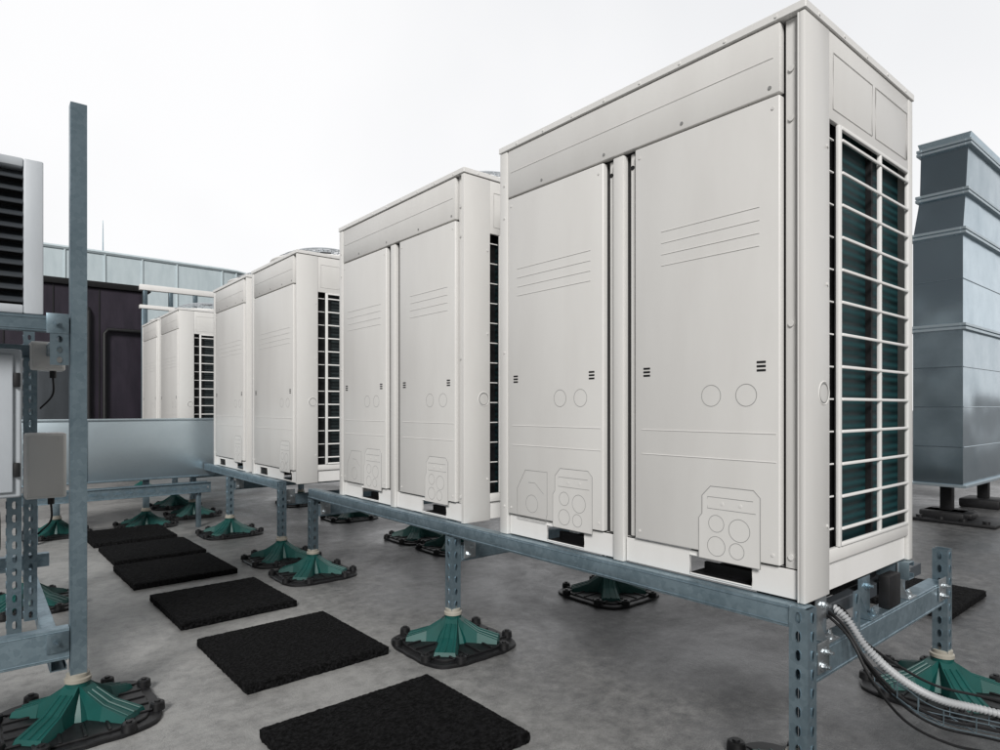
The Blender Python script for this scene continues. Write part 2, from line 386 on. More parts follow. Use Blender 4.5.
W1 = U1Y1-U1Y0
def uloc(y0, W): return (FX+UD/2, y0+W/2, UZ)
unit1 = make_unit(W1, True, uloc(U1Y0, W1), 'largest and nearest cream double-panel air conditioning unit, its grille end in full view', 'air conditioning units in a row')
U2Y0 = Yat(464, FX)
unit2 = dup(unit1, uloc(U2Y0, W1), 'second cream double-panel air conditioning unit, directly beyond the nearest one')
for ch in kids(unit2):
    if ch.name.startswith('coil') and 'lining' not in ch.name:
        ch.data = ch.data.copy(); ch.data.materials[0] = M['coil_shaded']
W3 = 0.955
U3Y0 = Yat(297, FX)
unit3 = make_unit(W3, False, uloc(U3Y0, W3), 'narrow cream air conditioning unit third from the right in the row', 'air conditioning units in a row')
U4Y0 = U3Y0+W3+0.13
dup(unit3, uloc(U4Y0, W3), 'narrow cream air conditioning unit where the sheet metal trunking meets the row')
U5Y0 = Yat(179, FX)
dup(unit3, uloc(U5Y0, W3), 'distant cream air conditioning unit above the trunking, ladder grille facing the camera')
dup(unit3, uloc(U5Y0+W3+0.12, W3), 'farthest air conditioning unit in the row, next to the dark clad building')

# ------------------------------------------------------------------ strut stands
def slot_face(mb, o, ax_u, ax_v, wdt, length, pitch=0.05, hl=0.0145, hr=0.0065):
    """slotted plate: origin o, width axis u, length axis v, stadium slots"""
    o = Vector(o); u = Vector(ax_u); v = Vector(ax_v); n = max(1, int(length/pitch)); p = length/n
    def inner(t):
        c, s = math.cos(t), math.sin(t); lo, hi = 0, 0.05
        for _ in range(18):
            m_ = (lo+hi)/2; x, y = c*m_, s*m_; dy = max(0, abs(y)-(hl-hr))
            if math.hypot(x, dy) < hr: lo = m_
            else: hi = m_
        return c*lo, s*lo
    hw, hp = wdt/2, p/2; ca = math.atan2(hp, hw)
    angs = sorted([ca, PI-ca, PI+ca, 2*PI-ca]+[0, PI/2, PI, 3*PI/2]+[PI/2-.25, PI/2+.25, 3*PI/2-.25, 3*PI/2+.25])
    inn = [inner(t) for t in angs]
    outp = []
    for t in angs:
        c, s = math.cos(t), math.sin(t); k = min(hw/abs(c) if abs(c) > 1e-6 else 9, hp/abs(s) if abs(s) > 1e-6 else 9)
        outp.append((c*k, s*k))
    for i in range(n):
        cc = o+u*hw+v*(p*(i+.5))
        A = [mb.bm.verts.new(cc+u*x+v*y) for x, y in outp]; B = [mb.bm.verts.new(cc+u*x+v*y) for x, y in inn]
        B2 = [mb.bm.verts.new(cc+u*x+v*y+u.cross(v)*0.0025) for x, y in inn]
        L = len(A)
        for k in range(L):
            mb.bm.faces.new((A[k], A[(k+1) % L], B[(k+1) % L], B[k]))
            mb.bm.faces.new((B[k], B[(k+1) % L], B2[(k+1) % L], B2[k]))
PS = 0.052
def post(par, x, y, z0, z1, slot=('x',), ps=PS):
    mb = MB(); h = ps/2
    L = z1-z0
    if 'x' in slot: slot_face(mb, (x-h, y+h, z0), (0, -1, 0), (0, 0, 1), ps, L)
    else: mb.box(x-h, x-h+0.003, y-h, y+h, z0, z1, 0.001, 1)
    if 'y' in slot: slot_face(mb, (x-h, y-h, z0), (1, 0, 0), (0, 0, 1), ps, L)
    else: mb.box(x-h+.0031, x+h, y-h, y-h+0.003, z0, z1, 0.001, 1)
    mb.box(x+h-0.003, x+h, y-h+.0032, y+h-.0032, z0, z1, 0.001, 1)
    mb.box(x-h+.001, x-h+0.014, y+h-0.003, y+h, z0, z1, 0.001, 1); mb.box(x+h-0.017, x+h-.004, y+h-0.003, y+h, z0, z1, 0.001, 1)
    bmesh.ops.remove_doubles(mb.bm, verts=list(mb.bm.verts), dist=1e-5)
    return mb.build('post', M['galv'], par, (0, 0, 0))
def rail_y(par, name, x, y0, y1, zt, w=0.05, h=0.062, lip=True):
    mb = MB(); mb.box(x-w/2, x-w/2+.004, y0, y1, zt-h, zt, 0.0015, 2)
    mb.box(x-w/2+.004, x+w/2, y0, y1, zt-.004, zt-.0005, 0.001, 1); mb.box(x-w/2+.004, x+w/2, y0, y1, zt-h+.0005, zt-h+.004, 0.001, 1)
    mb.box(x+w/2-.003, x+w/2, y0, y1, zt-.018, zt-.0045, 0.001, 1); mb.box(x+w/2-.003, x+w/2, y0, y1, zt-h+.0045, zt-h+.018, 0.001, 1)
    if lip:
        for z in (zt-0.008, zt-h+0.008): mb.tube([(x-w/2, y0+.001, z), (x-w/2, y1-.001, z)], 0.0022, 6)
    return mb.build(name, M['galv'], par)
def rail_x(par, name, y, x0, x1, zt, w=0.05, h=0.062):
    mb = MB()
    mb.box(x0, x1, y-w/2, y-w/2+.003, zt-h, zt, 0.0012, 1)
    for z in (zt-0.009, zt-h+0.009): mb.tube([(x0+.001, y-w/2, z), (x1-.001, y-w/2, z)], 0.0022, 6)
    mb.box(x0, x1, y-w/2+.0035, y+w/2, zt-.004, zt-.0005, 0.001, 1); mb.box(x0, x1, y-w/2+.0035, y+w/2, zt-h+.0005, zt-h+.004, 0.001, 1)
    mb.box(x0, x1, y+w/2-.003, y+w/2, zt-h+.0045, zt-.0045, 0.001, 1)
    return mb.build(name, M['galv'], par)
def bolt(mb, p, axis='y', r=0.010):
    a = Vector(p); d = {'x': Vector((-1, 0, 0)), 'y': Vector((0, -1, 0)), 'z': Vector((0, 0, 1))}[axis]
    mb.tube([a-d*.001, a+d*0.003], r*1.6, 16); mb.tube([a+d*0.002, a+d*0.012], r, 6); mb.tube([a+d*0.011, a+d*0.022], r*0.55, 8)

RFX, RRX = 1.752, 2.545       # front and rear bearers
PFX, PRX = 1.748, 2.93        # front and rear posts
CT = UZ-0.110                 # crossbar top
def make_frame(label, ys, y0, y1):
    root = empty('steel_stand', (2.2, (ys[0]+ys[-1])/2, 0), label, 'steel stand', 'steel stands carrying the row')
    parts = [rail_y(root, 'bearer', RFX, y0, y1, UZ-0.001), rail_y(root, 'bearer', RRX, y0, y1, UZ-0.001, lip=False)]
    for y in ys:
        first = y == ys[0]
        yo = -0.055 if first else 0.0
        near = first and y < 1
        yc = y-0.045 if near else y
        ct = CT-0.02 if near else CT
        parts.append(rail_x(root, 'crossbar', yc, PFX+0.028, PRX-0.028 if near else PRX+0.16, ct, 0.056, 0.090 if near else 0.076))
        parts.append(post(root, PFX, y+yo, 0.165, UZ-0.002 if first else UZ-0.065, ('x', 'y')))
        parts.append(post(root, PRX, y-0.055 if first else y+0.055, 0.165, UZ-0.01, ('x', 'y')))
        for (bx, bw) in ((PFX+0.075, 0.035), (PRX-0.075 if near else RRX, 0.04)):
            bk = MB()
            bk.box(bx-bw, bx+bw, yc-0.035, yc-0.0295, ct-0.065, (ct+.02) if near else UZ-0.068, 0.002)
            bolt(bk, (bx-.01, yc-0.035, ct-0.045)); bolt(bk, (bx+.01, yc-0.035, ct-0.01), r=.008)
            parts.append(bk.build('bracket', M['zinc'], root))
    for p in parts: p.location = -root.location
    return root
YA = [0.86, Yat(453, PFX), Yat(313, PFX)]
YB = [Yat(279, PFX), Yat(230, PFX), Yat(193, PFX)]
YC = [U5Y0+0.2, U5Y0+1.9]
stA = make_frame('long blue-grey galvanised steel stand under the two nearest double-panel units', YA, 0.79, YA[2]+0.03)
def addA(mb, name, mt):
    o = mb.build(name, M[mt], stA); o.location = -stA.location
for (y_, mt) in ((0.905, 'black'), (0.98, 'black')):
    mb = MB(); mb.box(1.80, 2.50, y_-.018, y_+.018, UZ-0.062, UZ-0.036, 0.002); mb.box(1.80, 2.50, y_-.018, y_-.014, UZ-0.0355, UZ-0.002, 0.001); addA(mb, 'isolator_rail', mt)
mb = MB(); z = UZ-.050      # open channel above the crossbar
mb.box(1.83, 2.78, 0.832, 0.836, z-.042, z, .001, 1); mb.box(1.83, 2.78, 0.8365, 0.868, z-.0045, z-.0005, .001, 1); mb.box(1.83, 2.78, 0.8365, 0.868, z-.0415, z-.0375, .001, 1)
addA(mb, 'channel_rail', 'louvre_grey')
ct1 = CT-.02
for x_, mt, w_ in ((1.905, 'zinc', .035), (2.22, 'galv', .045), (2.55, 'zinc', .035)):      # folded angle brackets standing on the crossbar
    mb = MB(); mb.box(x_-w_, x_+w_, 0.823, 0.828, ct1+.0005, UZ-.006, .0015)
    mb.box(x_-w_, x_+w_, 0.786, .8225, ct1+.0005, ct1+.0055, .001)
    mb.quad((x_-w_, .8228, ct1+.006), (x_-w_, .8228, ct1+.08), (x_-w_, .79, ct1+.006))
    bolt(mb, (x_+.012, .823, UZ-.035), r=.009); bolt(mb, (x_+.01, .803, ct1+.0055), 'z', .009)
    addA(mb, 'bracket', mt)
mb = MB(); slot_face(mb, (2.03, 0.785, ct1-.04), (1, 0, 0), (0, 0, 1), 0.055, 0.16, 0.053, 0.016, 0.007); addA(mb, 'slotted_plate', 'galv')
mb = MB(); mb.box(2.34, 2.44, 0.79, .826, ct1+.001, UZ-.02, .004); addA(mb, 'rubber_isolator', 'black')
make_frame('galvanised steel stand under the two narrow units in the middle of the row', YB, YB[0]-0.03, U4Y0+W3+0.2)
make_frame('galvanised steel stand under the two farthest units, mostly hidden by the trunking', YC, YC[0]-0.1, YC[1]+0.1)

# ------------------------------------------------------------------ pedestals
def make_foot(loc, label):
    root = empty('roof_pedestal', loc, label, 'pedestal', 'black and green roof pedestals')
    pad = MB(); poly = []
    for i in range(64):
        a = 2*PI*i/64; c, s = math.cos(a), math.sin(a)
        q = (abs(c)**4+abs(s)**4)**(-1/4)
        q *= 0.250*(1+0.008*math.cos(16*a))
        poly.append((q*c, q*s))
    pad.prism(poly, 0.0, 0.016, 0.004)
    pad.prism([(x*0.86, y*0.86) for x, y in poly], 0.015, 0.024, 0.003)
    for i in range(4):
        a = PI/4+i*PI/2
        for da, q in ((-0.30, 0.262), (0.30, 0.262)):
            x, y = q*math.cos(a+da), q*math.sin(a+da)
            pad.tube([(x, y, 0.014), (x, y, 0.040), (x, y, 0.044)], [0.025, 0.023, 0.018], 18)
            pad.cyl((x, y, 0.043), (x, y, 0.049), 0.010, 12)
        a = i*PI/2; c, s = math.cos(a), math.sin(a)
        for q in (-0.14, -0.07, 0.0, 0.07, 0.14):
            l0, l1 = 0.10+abs(q)*0.5, 0.212
            pad.box(min(l0, l1), max(l0, l1), q-.005, q+.005, .0235, .030, .002, 1, Matrix.Rotation(a, 4, 'Z'))
    pad.build('rubber_pad', M['rubber'], root)
    # low four-armed wedge: planar facets, thickness at the rim, raised centre ribs
    gm = MB(); V = gm.bm.verts.new
    def pt(q, t, side, z, a):
        return (q*math.cos(a)-side*math.sin(a), q*math.sin(a)+side*math.cos(a), z)
    for i in range(4):
        a = PI/4+i*PI/2
        st = [(.030, .026, .134), (.055, .030, .112), (.120, .036, .070), (.215, .046, .040)]
        for (q0, w0, z0), (q1, w1, z1) in zip(st, st[1:]):        # flat sloping top of the arm
            gm.quad(pt(q0, 0, -w0, z0, a), pt(q1, 0, -w1, z1, a), pt(q1, 0, w1, z1, a), pt(q0, 0, w0, z0, a))
            for sg in (-1, 1): gm.quad(pt(q0, 0, sg*w0, z0, a), pt(q1, 0, sg*w1, z1, a), pt(q1, 0, sg*(w1+.010), .024, a), pt(q0, 0, sg*(w0+.012), .024, a))
        q1, w1, z1 = st[-1]; gm.quad(pt(q1, 0, -w1, z1, a), pt(q1+.006, 0, -w1-.004, .024, a), pt(q1+.006, 0, w1+.004, .024, a), pt(q1, 0, w1, z1, a))
        for sd_, r_ in ((0, .004), (-.020, .0026), (.020, .0026)):
            gm.tube([pt(q, 0, sd_*(.9+q*3), z+.001, a) for q, w, z in st[1:]], r_, 6)
    gm.tube([(0, 0, 0.03), (0, 0, 0.146)], 0.039, 20)
    gm.tube([(0, 0, .025), (0, 0, .05), (0, 0, .11)], [.088, .078, .040], 8)
    gm.build('green_spreader', M['green'], root, ang=20)
    cl = MB(); cl.tube([(0, 0, 0.144), (0, 0, 0.156), (0, 0, 0.160), (0, 0, 0.172), (0, 0, 0.174)], [0.042, 0.042, 0.036, 0.036, 0.032], 20)
    cl.build('collar', M['beige'], root)
    return root
ya0 = YA[0]-0.055
TY = U4Y0+W3+0.22
feet = [
 ((PFX, ya0), 'black and green pedestal under the nearest post, cut by the bottom photo edge'),
 ((PFX, YA[1]), 'black and green pedestal under the post between the two nearest units'),
 ((PFX, YA[2]), 'black and green pedestal at the far end of the nearest steel stand'),
 ((PFX, YB[0]-0.055), 'black and green pedestal under the first post of the middle stand'),
 ((PFX, YB[1]), 'black and green pedestal under the middle post of the middle stand'),
 ((PFX, YB[2]), 'small distant black and green pedestal below the end of the trunking'),
 ((PRX, ya0), 'black and green pedestal behind the grey conduit at the right edge'),
 ((PRX, YA[1]+0.055), 'black and green rear pedestal seen in shadow beneath the nearest unit'),
 ((PRX, YA[2]+0.055), 'black and green rear pedestal seen beneath the second unit'),
 ((PRX, YB[0]-0.055), 'rear pedestal at the near end of the middle stand'),
 ((PRX, YB[1]+0.055), 'rear pedestal at the middle of the middle stand'),
 ((PRX, YB[2]+0.055), 'rear pedestal at the far end of the middle stand'),
 ((PFX, YC[0]-0.055), 'front pedestal under the far stand, nearer one'),
 ((PFX, YC[1]), 'front pedestal under the far stand, farther one'),
 ((0.55, TY+0.14), 'pedestal in the shade under the left part of the trunking'),
 ((1.25, TY+0.14), 'pedestal in the shade under the right part of the trunking'),
]
LX, LY = 0.2845, 2.714
LY2 = 4.45
feet += [((LX, LY), 'large black and green pedestal under the tall left post'),
         ((LX-0.05, LY2), 'black and green pedestal under the rear post of the left rack')]
f0 = make_foot((*feet[0][0], 0), feet[0][1])
for p, l in feet[1:]: dup(f0, (p[0], p[1], 0), l)
f0.scale = (1.22, 1.22, 1.0)

# ------------------------------------------------------------------ walkway mats
mats = [(0.755, 1.425, 1.56, 2.17, 0.03, 'nearest black rubber mat, cut by the bottom edge of the photo'),
        (0.82, 1.44, 2.53, 3.20, 0.04, 'second black rubber mat from the camera, beside the front pedestal'),
        (0.80, 1.39, 3.47, 4.13, 0.05, 'third black rubber mat from the camera'),
        (0.75, 1.36, 4.42, 5.05, 0.06, 'fourth black rubber mat from the camera'),
        (0.76, 1.36, 5.17, 5.80, 0.05, 'fifth black rubber mat from the camera'),
        (0.73, 1.33, 5.95, 6.60, 0.05, 'sixth and last clearly visible black rubber mat before the trunking')]
mx, my = gnd(986, 597)
mats.append((mx-0.6, mx, my, my+0.6, 0.0, 'black rubber mat on the roof behind the nearest unit, before the duct'))
for x0, x1, y0, y1, a, lab in mats:
    x0 *= 0.985
    mb = MB(); wx, wy = (x1-x0)/2, (y1-y0)/2
    # crumb rubber slab: finely gridded top with uneven grains, real thickness
    n = 90 if y0 < 3.3 else 50
    G = {}
    for i in range(n+1):
        for j in range(n+1):
            ed = i in (0, n) or j in (0, n)
            G[i, j] = mb.bm.verts.new((-wx+2*wx*i/n+random.uniform(-.0015, .0015), -wy+2*wy*j/n+random.uniform(-.0015, .0015), (0.034 if ed else 0.039)+random.uniform(-.0013, .0013)))
    for i in range(n):
        for j in range(n): mb.bm.faces.new((G[i, j], G[i+1, j], G[i+1, j+1], G[i, j+1]))
    loop = [G[i, 0] for i in range(n)]+[G[n, j] for j in range(n)]+[G[i, n] for i in range(n, 0, -1)]+[G[0, j] for j in range(n, 0, -1)]
    prev = loop
    for z in (0.022, 0.010, 0.002):
        cur = [mb.bm.verts.new((v.co.x+random.uniform(-.002, .002), v.co.y+random.uniform(-.002, .002), z)) for v in loop]
        for k in range(len(loop)): mb.bm.faces.new((prev[k], prev[(k+1) % len(loop)], cur[(k+1) % len(loop)], cur[k]))
        prev = cur
    o = mb.build('rubber_mat', M['mat'], None, ((x0+x1)/2, (y0+y1)/2, 0), smooth=False); o.rotation_euler.z = a*0.5
    tag(o, lab, 'rubber mat', 'black rubber walkway mats')

# ------------------------------------------------------------------ cables at the near end
def spline(pts, n=14):
    P = [Vector(p) for p in pts]; P = [P[0]*2-P[1]]+P+[P[-1]*2-P[-2]]; out = []
    for i in range(1, len(P)-2):
        for k in range(n):
            t = k/n; a, b_, c, d = P[i-1:i+3]
            out.append(0.5*((2*b_)+(c-a)*t+(2*a-5*b_+4*c-d)*t*t+(3*b_-a-3*c+d)*t**3))
    out.append(P[-2]); return out
path = [(2.06, 0.95, 0.53), (2.01, 0.81, 0.50), (2.00, 0.735, 0.42), (2.08, 0.675, 0.33), (2.19, 0.61, 0.26), (2.30, 0.53, 0.225), (2.46, 0.41, 0.175), (2.68, 0.26, 0.12), (3.0, 0.05, 0.05)]
cp = spline(path, 50)
mb = MB(); mb.tube(cp, [0.0100+0.0026*math.cos(i*PI/2) for i in range(len(cp))], 12)
tag(mb.build('conduit', M['conduit'], ang=60), 'ribbed grey flexible conduit curving down from under the nearest unit', 'conduit')
def offp(path, dx, dy, dz, j=0.0):
    return [(x+dx+random.uniform(-j, j), y+dy+random.uniform(-j, j), max(z+dz*min(1, i/3), 0.01)) for i, (x, y, z) in enumerate(path)]
for d, r, mt, lab in (((-0.045, -0.02, -0.035), 0.0050, 'black', 'thick black cable lying nearest the camera beside the grey conduit'),
                      ((-0.02, -0.012, -0.070), 0.0035, 'black', 'thin black cable sagging lowest under the grey conduit'),
                      ((-0.070, -0.04, -0.09), 0.0040, 'black', 'slack black cable bulging furthest left below the nearest unit corner'),
                      ((0.02, 0.016, 0.03), 0.0040, 'black', 'black cable running along the top of the grey conduit')):
    mb = MB(); mb.tube(spline(offp(path, *d, 0.008)), r, 8); tag(mb.build('cable', M[mt]), lab, 'cable')
tr = empty('wire_tray', (2.5, 0.4, 0.1), 'thin wire mesh tray under the cables at the lower right corner', 'cable tray')
tp = spline([(2.04, 0.70, 0.30), (2.13, 0.64, 0.225), (2.26, 0.55, 0.18), (2.44, 0.42, 0.13), (2.68, 0.25, 0.075), (3.0, 0.04, 0.02)], 8)
mb = MB(); nrm = Vector((0.6, 0.8, 0))
tp = [p-tr.location for p in tp]
for o2, up in ((-.05, .045), (-.05, 0), (-.017, 0), (.017, 0), (.05, 0), (.05, .045)):
    mb.tube([p+nrm*o2+Vector((0, 0, up)) for p in tp], 0.0018, 6)
for p in tp[::5]:
    mb.tube([p-nrm*.05+Vector((0, 0, .045)), p-nrm*.05, p+nrm*.05, p+nrm*.05+Vector((0, 0, .045))], 0.0018, 6)
mb.build('wire_mesh', M['galv'], tr)

# ------------------------------------------------------------------ left rack
rack = empty('equipment_rack', (LX, LY, 0), 'tall galvanised steel rack at the left edge carrying the louvred box', 'rack')
o_ = []
o_.append(post(rack, LX, LY, 0.165, 2.205, (), 0.05))
o_.append(post(rack, LX-0.05, LY2, 0.165, 1.9, ('x', 'y'), 0.05))
o_.append(post(rack, -0.75, LY, 0.0, 2.2, ('y',), 0.05))
o_.append(rail_x(rack, 'rail', LY, -1.2, LX-0.027, 1.44, 0.045, 0.055))
o_.append(rail_x(rack, 'rail', LY, -1.2, LX-0.027, 0.345, 0.05, 0.11))
o_.append(rail_x(rack, 'rail', LY2, -1.4, LX-0.08, 0.29, 0.05, 0.08))
o_.append(rail_x(rack, 'rail', LY+0.62, -1.2, LX-0.06, 1.385, 0.045, 0.055))
o_.append(rail_x(rack, 'rail', LY+0.62, -1.2, LX-0.04, 0.50, 0.045, 0.055))
o_.append(rail_y(rack, 'side_rail', LX-0.03, LY+0.03, LY2-0.03, 1.385, 0.05, 0.05))
o_.append(rail_y(rack, 'side_rail', LX-0.055, LY+0.03, LY2-0.03, 0.23, 0.05, 0.05))
o_.append(post(rack, Xat(30, LY+0.62), LY+0.60, 0.23, 1.33, ('x', 'y'), 0.045))
o_.append(post(rack, Xat(14, LY+0.30), LY+0.30, 0.23, 0.98, ('x', 'y'), 0.045))
for z in (1.415, 0.30):
    bk = MB(); bk.box(LX-0.095, LX-0.03, LY-0.032, LY-0.026, z-0.035, z+0.035, 0.002); bolt(bk, (LX-0.065, LY-0.032, z), r=.008)
    o_.append(bk.build('bracket', M['galv'], rack))
bk = MB(); slot_face(bk, (LX-0.085, LY-0.03, 1.27), (1, 0, 0), (0, 0, 1), 0.055, 0.11, 0.036, 0.011, 0.008)
o_.append(bk.build('perforated_plate', M['galv'], rack))
for p in o_: p.location = -rack.location
# louvred box
X1 = Xat(43, LY+0.0)
lb = empty('louvre_box', (X1-0.4, LY+0.25, 1.442), 'grey framed box with black horizontal louvres on top of the left rack', 'louvre')
w_, h_ = 0.8, 0.53
mb = MB(); x1 = 0.4; x0 = x1-w_
for (a, b_, c, d) in ((x0, x0+.05, 0, h_), (x1-.055, x1, 0, h_), (x0+.0505, x1-.0555, 0, .03), (x0+.0505, x1-.0555, h_-.03, h_)):
    mb.box(a, b_, -0.27, -0.20, c, d, 0.005)
mb.box(x1-.012, x1-.001, -0.1995, 0.25, 0.001, h_-.001, 0.003); mb.box(x0, x0+.01, -0.1995, 0.25, 0.001, h_-.001, .003); mb.box(x0+.0105, x1-.0125, -0.1995, 0.25, h_-.012, h_-.001, .003)
mb.build('frame', M['grey_paint'], lb)
mb = MB(); mb.box(x0+.02, x1-.02, -0.19, -0.18, 0.01, h_-.02); mb.build('backing', M['black'], lb)
mb = MB()
for k in range(11):
    z = 0.055+k*0.042
    mb.quad((x0+.05, -0.262, z-.012), (x1-.056, -0.262, z-.012), (x1-.056, -0.215, z+.024), (x0+.05, -0.215, z+.024))
    mb.box(x0+.05, x1-.056, -0.266, -0.260, z-.017, z-.009, 0.002)
mb.build('louvre_blades', M['louvre_grey'], lb, smooth=False)
# cabinet below
X2 = Xat(22, LY+0.12)
cb = empty('control_cabinet', (X2-0.25, LY+0.22, 0.80), 'pale grey metal cabinet hanging below the louvred box at the left edge', 'cabinet')
mb = MB(); mb.box(-0.3, 0.25, -0.1, 0.12, 0.0, 0.53, 0.01, 3); mb.build('body', M['grey_paint'], cb)
mb = MB(); mb.box(-0.28, 0.225, -0.112, -0.1005, 0.02, 0.51, 0.006, 3); mb.build('door', M['grey_paint'], cb)
for z in (0.10, 0.42):
    mb = MB(); mb.box(0.226, 0.245, -0.116, -0.101, z-.025, z+.025, .003); mb.build('hinge', M['black'], cb)
for x in (-0.15, 0.05):
    mb = MB(); mb.cyl((x, 0, -0.05), (x, 0, 0.0), 0.018, 14); mb.tube(spline([(x, 0, -0.04), (x, 0.02, -0.12), (x+0.05, 0.15, -0.22), (x+.05, .35, -.26)]), 0.006, 8)
    mb.build('cable_gland', M['black'], cb)
pu = empty('pump_housing', (-0.12, LY+0.62, 0.502), 'dark finned motor housing low on the left rack', 'motor')
mb = MB(); mb.tube([(-.2, 0, .11), (-.19, 0, .11), (.19, 0, .11), (.20, 0, .11)], [.08, .09, .09, .08], 24); mb.build('body', M['rubber'], pu)
mb = MB()
for k in range(12): mb.ring((-.15+k*.027, 0, .11), .096, .006, 'x', 24, 5)
mb.build('cooling_fins', M['louvre_grey'], pu)
mb = MB(); mb.box(-.15, .15, -.06, .06, 0, .03, .004); mb.build('base', M['black'], pu)
def jbox(px, py, Y, s, hgt, lab):
    X = Xat(px, Y); d = S_*X+C_*Y; z = H-(py-YH)*d/F
    r = empty('junction_box', (X, Y, z), lab, 'junction box')
    mb = MB(); mb.box(-s/2, s/2, -0.06, 0.05, 0, hgt, 0.008, 3); mb.build('body', M['white_trim'], r)
    mb = MB(); mb.box(-s/2+.008, s/2-.008, -0.072, -0.0605, 0.008, hgt-.008, 0.006, 3)
    for x in (-1, 1):
        for z_ in (0.025, hgt-.025): mb.cyl((x*(s/2-.025), -0.072, z_), (x*(s/2-.025), -0.074, z_), 0.007, 10)
    mb.build('cover', M['white'], r)
    mb = MB(); mb.cyl((0.02, -0.01, -0.03), (0.02, -0.01, 0.0), 0.012, 12); mb.tube(spline([(0.02, -0.01, -0.02), (0.02, 0.0, -0.10), (-0.02, 0.05, -0.16)]), 0.004, 8); mb.build('cable_gland', M['black'], r)
jbox(45, 497, LY+0.55, 0.14, 0.27, 'white weatherproof junction box behind the tall left post at mid height')
jbox(47, 371, LY+0.60, 0.12, 0.12, 'small white junction box just under the upper rail of the left rack')

# ------------------------------------------------------------------ far trunking and tray
tx0, tx1 = Xat(8, TY), Xat(215, TY)
tk = empty('sheet_metal_trunking', ((tx0+tx1)/2, TY+0.25, 0), 'long plain galvanised sheet metal trunking crossing behind the walkway', 'trunking')
hl_ = (tx1-tx0)/2
mb = MB(); mb.box(-hl_, hl_, -0.25, 0.25, 0.455, 1.015, 0.004); mb.build('body', M['galv_sheet'], tk)
mb = MB(); x = Xat(86, TY)-(tx0+tx1)/2; mb.box(x-.012, x+.012, -0.256, -0.2505, 0.46, 1.003, 0.002); mb.build('seam_strip', M['galv'], tk)
mb = MB(); mb.box(-hl_, hl_, -0.262, -0.2505, 1.004, 1.022, 0.003); mb.build('top_edge', M['galv_sheet'], tk)
mb = MB(); mb.box(-hl_, hl_, -0.262, -0.2505, 0.45, 0.463, 0.003); mb.build('bottom_edge', M['galv'], tk)
for x in (0.55, 1.25):
    x_ = x-(tx0+tx1)/2
    mb = MB(); mb.box(x_-.025, x_+.025, -.135, -.085, 0.165, 0.452, 0.003); mb.build('leg', M['galv'], tk)
ltx0 = Xat(20, TY-0.3)
lt = empty('ladder_tray', ((ltx0+1.72)/2, TY-0.27, 0.32), 'long slotted galvanised ladder tray below the sheet metal trunking', 'cable tray')
hx = (1.72-ltx0)/2
mb = MB(); slot_face(mb, (-hx, -0.0, 0.10), (0, 0, -1), (1, 0, 0), 0.09, 2*hx, 0.09, 0.030, 0.012)
mb.box(-hx, hx, 0.003, 0.12, 0.008, 0.012); mb.box(-hx, hx, 0.12, 0.123, 0.01, 0.10)
mb.box(-hx, hx, -0.012, 0.0, 0.096, 0.104, 0.001); mb.box(-hx, hx, -0.012, 0.0, 0.006, 0.012, 0.001)
mb.build('side_rail', M['galv'], lt)
for x in (-hx+0.1, hx-0.1):
    mb = MB(); mb.box(x-.02, x+.02, 0.02, 0.06, -0.32, 0.005, 0.002); mb.build('leg', M['galv'], lt)

# ------------------------------------------------------------------ duct on the right
dn = F*(H-0.36)/(488-YH); rr_ = (963-CX)/F*dn
DX, DY = S_*dn+C_*rr_, C_*dn-S_*rr_
DW = Yat(913, DX)-DY; DL = 1.9
dt = empty('ventilation_duct', (DX, DY, 0), 'tall galvanised rectangular ventilation duct rising at the right edge behind the nearest unit', 'duct')
def dz(py): return H+(YH-py)*dn/F
levels = [(dz(488), 0.0, DW, 0.0), (dz(326), 0.0, DW, 0.0), (dz(230), 0.0, DW, 0.0), (dz(190), -0.015, DW-0.05, 0.03), (dz(142), -0.035, DW-0.06, 0.03), (dz(133), -0.065, DW-0.04, 0.0)]
for li, (a, b_) in enumerate(zip(levels, levels[1:])):
    mb = MB(); n = (4, 2, 1, 1, 1)[li]
    def cor(L): z, y0, y1, i = L; return [(i, y0, z), (DL-i, y0, z), (DL-i, y1, z), (i, y1, z)]
    rows = [[a[t]+(b_[t]-a[t])*q/n for t in range(4)] for q in range(n+1)]
    for q in range(n):      # each sheet is pillowed very slightly in the middle, edges straight
        A, B = cor(rows[q]), cor(rows[q+1]); bl = (0.009, -0.006)[q % 2] if li < 4 else 0.0
        for k, nn in enumerate(((0, -1, 0), (1, 0, 0), (0, 1, 0), (-1, 0, 0))):
            P0, P1, P2, P3_ = [Vector(p) for p in (A[k], A[(k+1) % 4], B[(k+1) % 4], B[k])]
            m_ = 8; G = [[mb.bm.verts.new(P0.lerp(P1, u/m_).lerp(P3_.lerp(P2, u/m_), v/m_)+Vector(nn)*bl*math.sin(PI*u/m_)*math.sin(PI*v/m_)) for v in range(m_+1)] for u in range(m_+1)]
            for u in range(m_):
                for v in range(m_): mb.bm.faces.new((G[u][v], G[u+1][v], G[u+1][v+1], G[u][v+1]))
    for q in range(1, n):
        z = rows[q][0]
        mb.tube([(-.001, 0.01, z), (-.001, DW-.01, z)], 0.005, 6); mb.tube([(0.01, -.001, z), (DL-.01, -.001, z)], 0.005, 6)
    if li == 0: mb.box(0.01, DL-.01, 0.01, DW-.01, a[0]+.001, a[0]+.006)
    if li == 4: mb.box(0.03, DL-.03, b_[1]+.02, b_[2]-.02, b_[0]-.012, b_[0]-.004)
    mb.build('duct_section', M['duct_sheet'], dt, ang=25)
